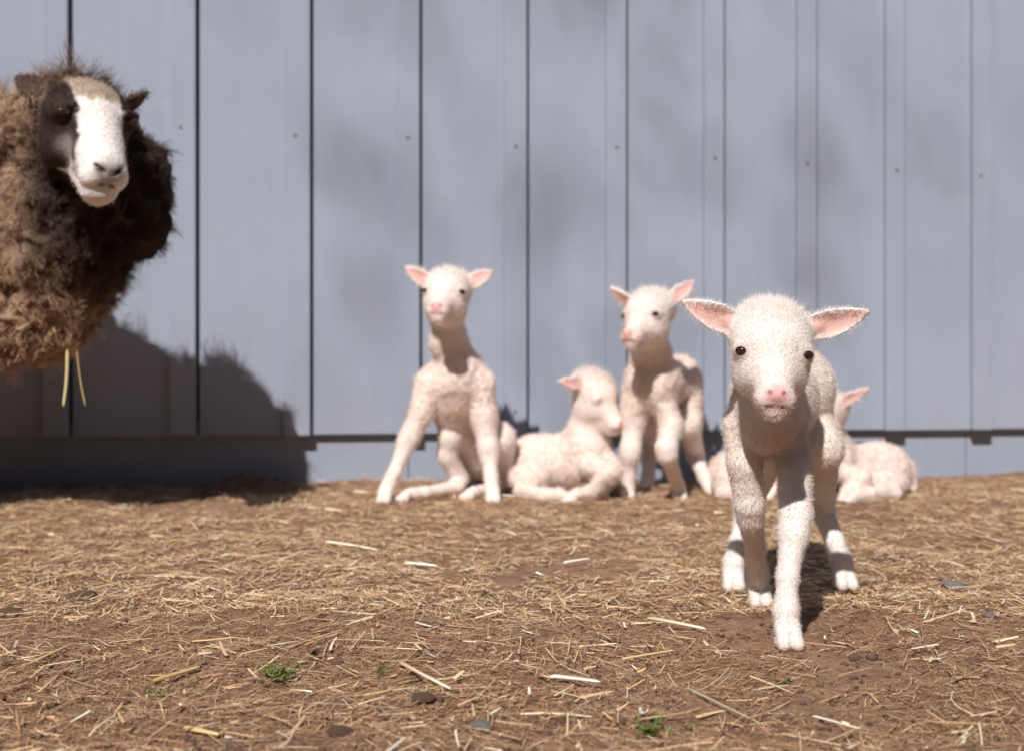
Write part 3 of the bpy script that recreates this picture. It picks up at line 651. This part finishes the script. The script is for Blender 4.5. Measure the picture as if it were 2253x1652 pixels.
def weed(px, py, s, n, lab):
    p = gp(px, py); parts = []
    a = rng.uniform(0, 6.28, n); el = rng.uniform(.15, .8, n); d = np.stack([np.cos(a)*np.cos(el), np.sin(a)*np.cos(el), np.sin(el)], 1)
    c = np.array([.13, .19, .045])*rng.uniform(.6, 1.4, n)[:, None]
    L = rng.uniform(.4, 1, n)*s; up = np.tile([0, 0, 1.], (n, 1)); r0 = rng.normal(size=(n, 3))*s*.3; r0[:, 2] = .004
    parts.append(strands(r0, d, up, L, np.full(n, .0011), c*.8, 3, sidejit=.2))
    for t in (.45, .7, .95):
        for sg in (-1, 1):
            sd = unit(np.cross(d, up)); parts.append(strands(r0+d*(L*t)[:, None], d*.6+sd*sg*.8+rng.normal(size=(n, 3))*.3, up, np.full(n, s*.24), np.full(n, s*.11), c, 3, sidejit=.4, tipw=.3))
    v, f, c = join(parts); o = mk('weed', v, f, M_LEAF, None, c); o.location = p; tag(o, lab, 'weed')
weed(618, 1492, .030, 20, 'green weed tuft left of the bottom centre'); weed(840, 1484, .017, 8, 'tiny green sprig left of the thick stalk')
weed(1435, 1608, .026, 17, 'green weed tuft at the bottom edge right of centre'); weed(1722, 1500, .018, 7, 'tiny green sprig below the foremost hoof'); weed(340, 1526, .018, 8, 'small green sprig in the left foreground')

# ---------------------------------------------------------------- wall
SL = .0816; TH = math.atan(SL); D0 = 3.397
def wu(px): k = (px-1126.5)/FPX; d = D0/(1-SL*k); return k*d/math.cos(TH)
wall = tag(empty('barn_wall', (0, D0, 0), TH), 'grey blue board and batten barn wall behind the animals', 'wall')
bt = [(-455+0, -395), (-180, -124), (97, 152), (375, 432), (625, 683), (870, 923), (1108, 1158), (1331, 1376), (1546, 1590), (1750, 1793), (1944, 1986), (2134, 2177), (2325, 2367), (2515, 2556), (2700, 2740)]
ed = [(wu(a), wu(b)) for a, b in bt]
ZB = .115; TOP = 2.7; g_ = .0085
sb = MB(); L0 = -3.2
for i, (a, b_) in enumerate(ed+[(3.2, 3.2)]):
    end = b_ if i < len(ed) else 3.2
    sb.box(L0, end, .0, .010, ZB+rng.uniform(-.001, .001), TOP); L0 = end+g_*(1-.045*i)
sb.build('siding', M_PAINT, wall, .0008)
for a, b_ in ed:
    q_ = MB(); q_.box(a, b_, -.018, -.0005, ZB+rng.uniform(-.002, .002), TOP); q_.build('batten', M_PAINT, wall, .0020)
q_ = MB(); x0 = -3.2
for x1 in (wu(-300), wu(900), wu(2133), 3.2): q_.box(x0, x1-.002, .0200, .027, -.08, ZB+.03); x0 = x1
q_.build('skirt_board', M_PAINT2, wall, .0008)
q_ = MB(); q_.box(-3.22, 3.22, .0275, .06, -.1, TOP); q_.build('backing', M_DARK, wall)
q_ = MB(); q_.box(-3.25, 3.25, -.03, .07, TOP+.001, TOP+.12); q_.build('fascia_board', M_PAINT, wall, .002)
nails = [(400, 280), (651, 298), (897, 303), (1134, 322), (1355, 324), (1570, 348), (1772, 360), (1968, 375), (2152, 387), (1132, 905), (895, 912)]
for px, py in nails:
    u = wu(px); d = D0+SL*u*math.cos(TH)-.02; z = P(px, py, d)[2]; vs = []; n = 10
    for rr, yy in ((.0042, -.0182), (.0034, -.0194), (.0006, -.0198)):
        for j in range(n): vs.append((u+rr*math.cos(6.283*j/n), yy, z+rr*math.sin(6.283*j/n)))
    fs = [(i*n+j, i*n+(j+1) % n, (i+1)*n+(j+1) % n, (i+1)*n+j) for i in range(2) for j in range(n)]
    mk('nail_head', vs, fs, M_NAIL, wall)

# ---------------------------------------------------------------- tree across the yard, whose sparse twigs dapple the wall
TB = np.array([-7.2, -6.6, 0]); tree = tag(empty('tree', TB), 'tall leafy tree standing across the yard from the barn wall', 'tree')
tb = Body(); tb.chain([(TB+(0, 0, -.2), .26), (TB+(.1, .1, 3), .2), (TB+(.3, .3, 6.5), .15), (TB+(.4, .5, 9.5), .1), (TB+(.4, .5, 12), .05)])
cl = []
for (px, py, sp, nn) in [(930, 10, .24, 16), (1020, 130, .24, 16), (1110, 250, .24, 10), (1420, 420, .36, 16), (1600, 480, .36, 9), (2060, 330, .32, 9), (2080, 490, .34, 12), (300, 0, .3, 4), (1750, 250, .5, 7)]:
    u = P(px, py, 3.4); cl.append((u+11.0*np.array([-A_, -1, T_]), sp, nn))
ns = len(cl)
for i in range(60):
    a = rng.uniform(0, 6.28); r = rng.uniform(.3, 2.2); c = TB+np.array([.4+r*math.cos(a), .2+r*math.sin(a)*.9, rng.uniform(13.2, 17.0)]); cl.append((c, .45, 60))
for i in range(8):
    c = cl[rng.integers(ns, len(cl))][0] if i > 2 else cl[[1, 3, 6][i]][0]; tb.chain([(TB+(.4, .5, 8.5+i*.4), .05), (c, .010)])
tb.chain([(TB+(.4, .5, 12), .05), (TB+(.5, .3, 16), .03)])
V, Q = tb.bake(.06); mk('trunk', V, Q, M_BARK, tree, base=TB)
ps = []; ds = []; sz = []
for i, (c, sp, nn) in enumerate(cl): ps.append(c+rng.normal(size=(nn, 3))*sp); ds.append(rng.normal(size=(nn, 3))); sz.append(np.full(nn, .085 if i < ns else .12))
ps = np.concatenate(ps); ds = np.concatenate(ds); sz = np.concatenate(sz); n = len(ps)
v, f, c = strands(ps, ds, np.tile([0, 0, 1.], (n, 1)), sz, sz*.6, np.array([.06, .09, .025])*rng.uniform(.7, 1.4, n)[:, None], 2, sidejit=1, tipw=.3)
mk('crown', v, f, M_LEAF, tree, c, base=TB)
# tall dark hedgerow added out of view to block low sky light off the wall
a = np.linspace(-22, 22, 220); b_ = np.linspace(0, 1, 60); XA, TB_ = np.meshgrid(a, b_, indexing='ij'); an = TB_*math.pi
hh = 8.6+1.6*n2(XA, XA*0, .35, 61); dis = (n2(XA, TB_*9, .8, 62)-.5)*1.0+(n2(XA, TB_*9, 2.4, 63)-.5)*.6
hy = -11.5+np.cos(an)*(1.8+dis); hz_ = np.sin(an)**.45*(hh+dis)
v = np.stack([XA, hy, hz_-.15], -1).reshape(-1, 3); I = np.arange(220*60).reshape(220, 60)
o = mk('added_hedge', v, np.stack([I[:-1, :-1], I[1:, :-1], I[1:, 1:], I[:-1, 1:]], -1).reshape(-1, 4), M_ADDED_HEDGE); tag(o, 'tall dark hedgerow added out of view behind the camera to block low sky light', 'added_hedge')

# ---------------------------------------------------------------- light & camera
w = bpy.data.worlds.new('World'); SC.world = w; w.use_nodes = True; nt = w.node_tree
sky = nt.nodes.new('ShaderNodeTexSky'); sky.sky_type = 'NISHITA'; sky.sun_disc = False
el = math.atan2(T_, math.hypot(A_, 1)); sky.sun_elevation = el; sky.sun_rotation = math.atan2(-A_, -1)
nt.links.new(sky.outputs[0], nt.nodes['Background'].inputs[0]); nt.nodes['Background'].inputs[1].default_value = .05
sl = bpy.data.lights.new('sun', 'SUN'); sl.energy = 5.0; sl.angle = math.radians(.55); sl.color = (1, .955, .90)
so = bpy.data.objects.new('sun', sl); COL.objects.link(so); so.rotation_euler = Vector((A_, 1, -T_)).to_track_quat('-Z', 'Y').to_euler(); so.location = (-2, -4, 6)
cam = bpy.data.cameras.new('camera'); co = bpy.data.objects.new('camera', cam); COL.objects.link(co); SC.camera = co
co.location = (0, 0, CZ); co.rotation_euler = (math.pi/2, 0, 0); cam.lens = 50; cam.sensor_width = 36; cam.shift_y = -(826-630)/2253
cam.clip_start = .05; cam.clip_end = 1000
cam.dof.use_dof = True; cam.dof.focus_distance = 1.84; cam.dof.aperture_fstop = 4.0
SC.view_settings.view_transform = 'Standard'; SC.view_settings.look = 'None'; SC.view_settings.exposure = 0
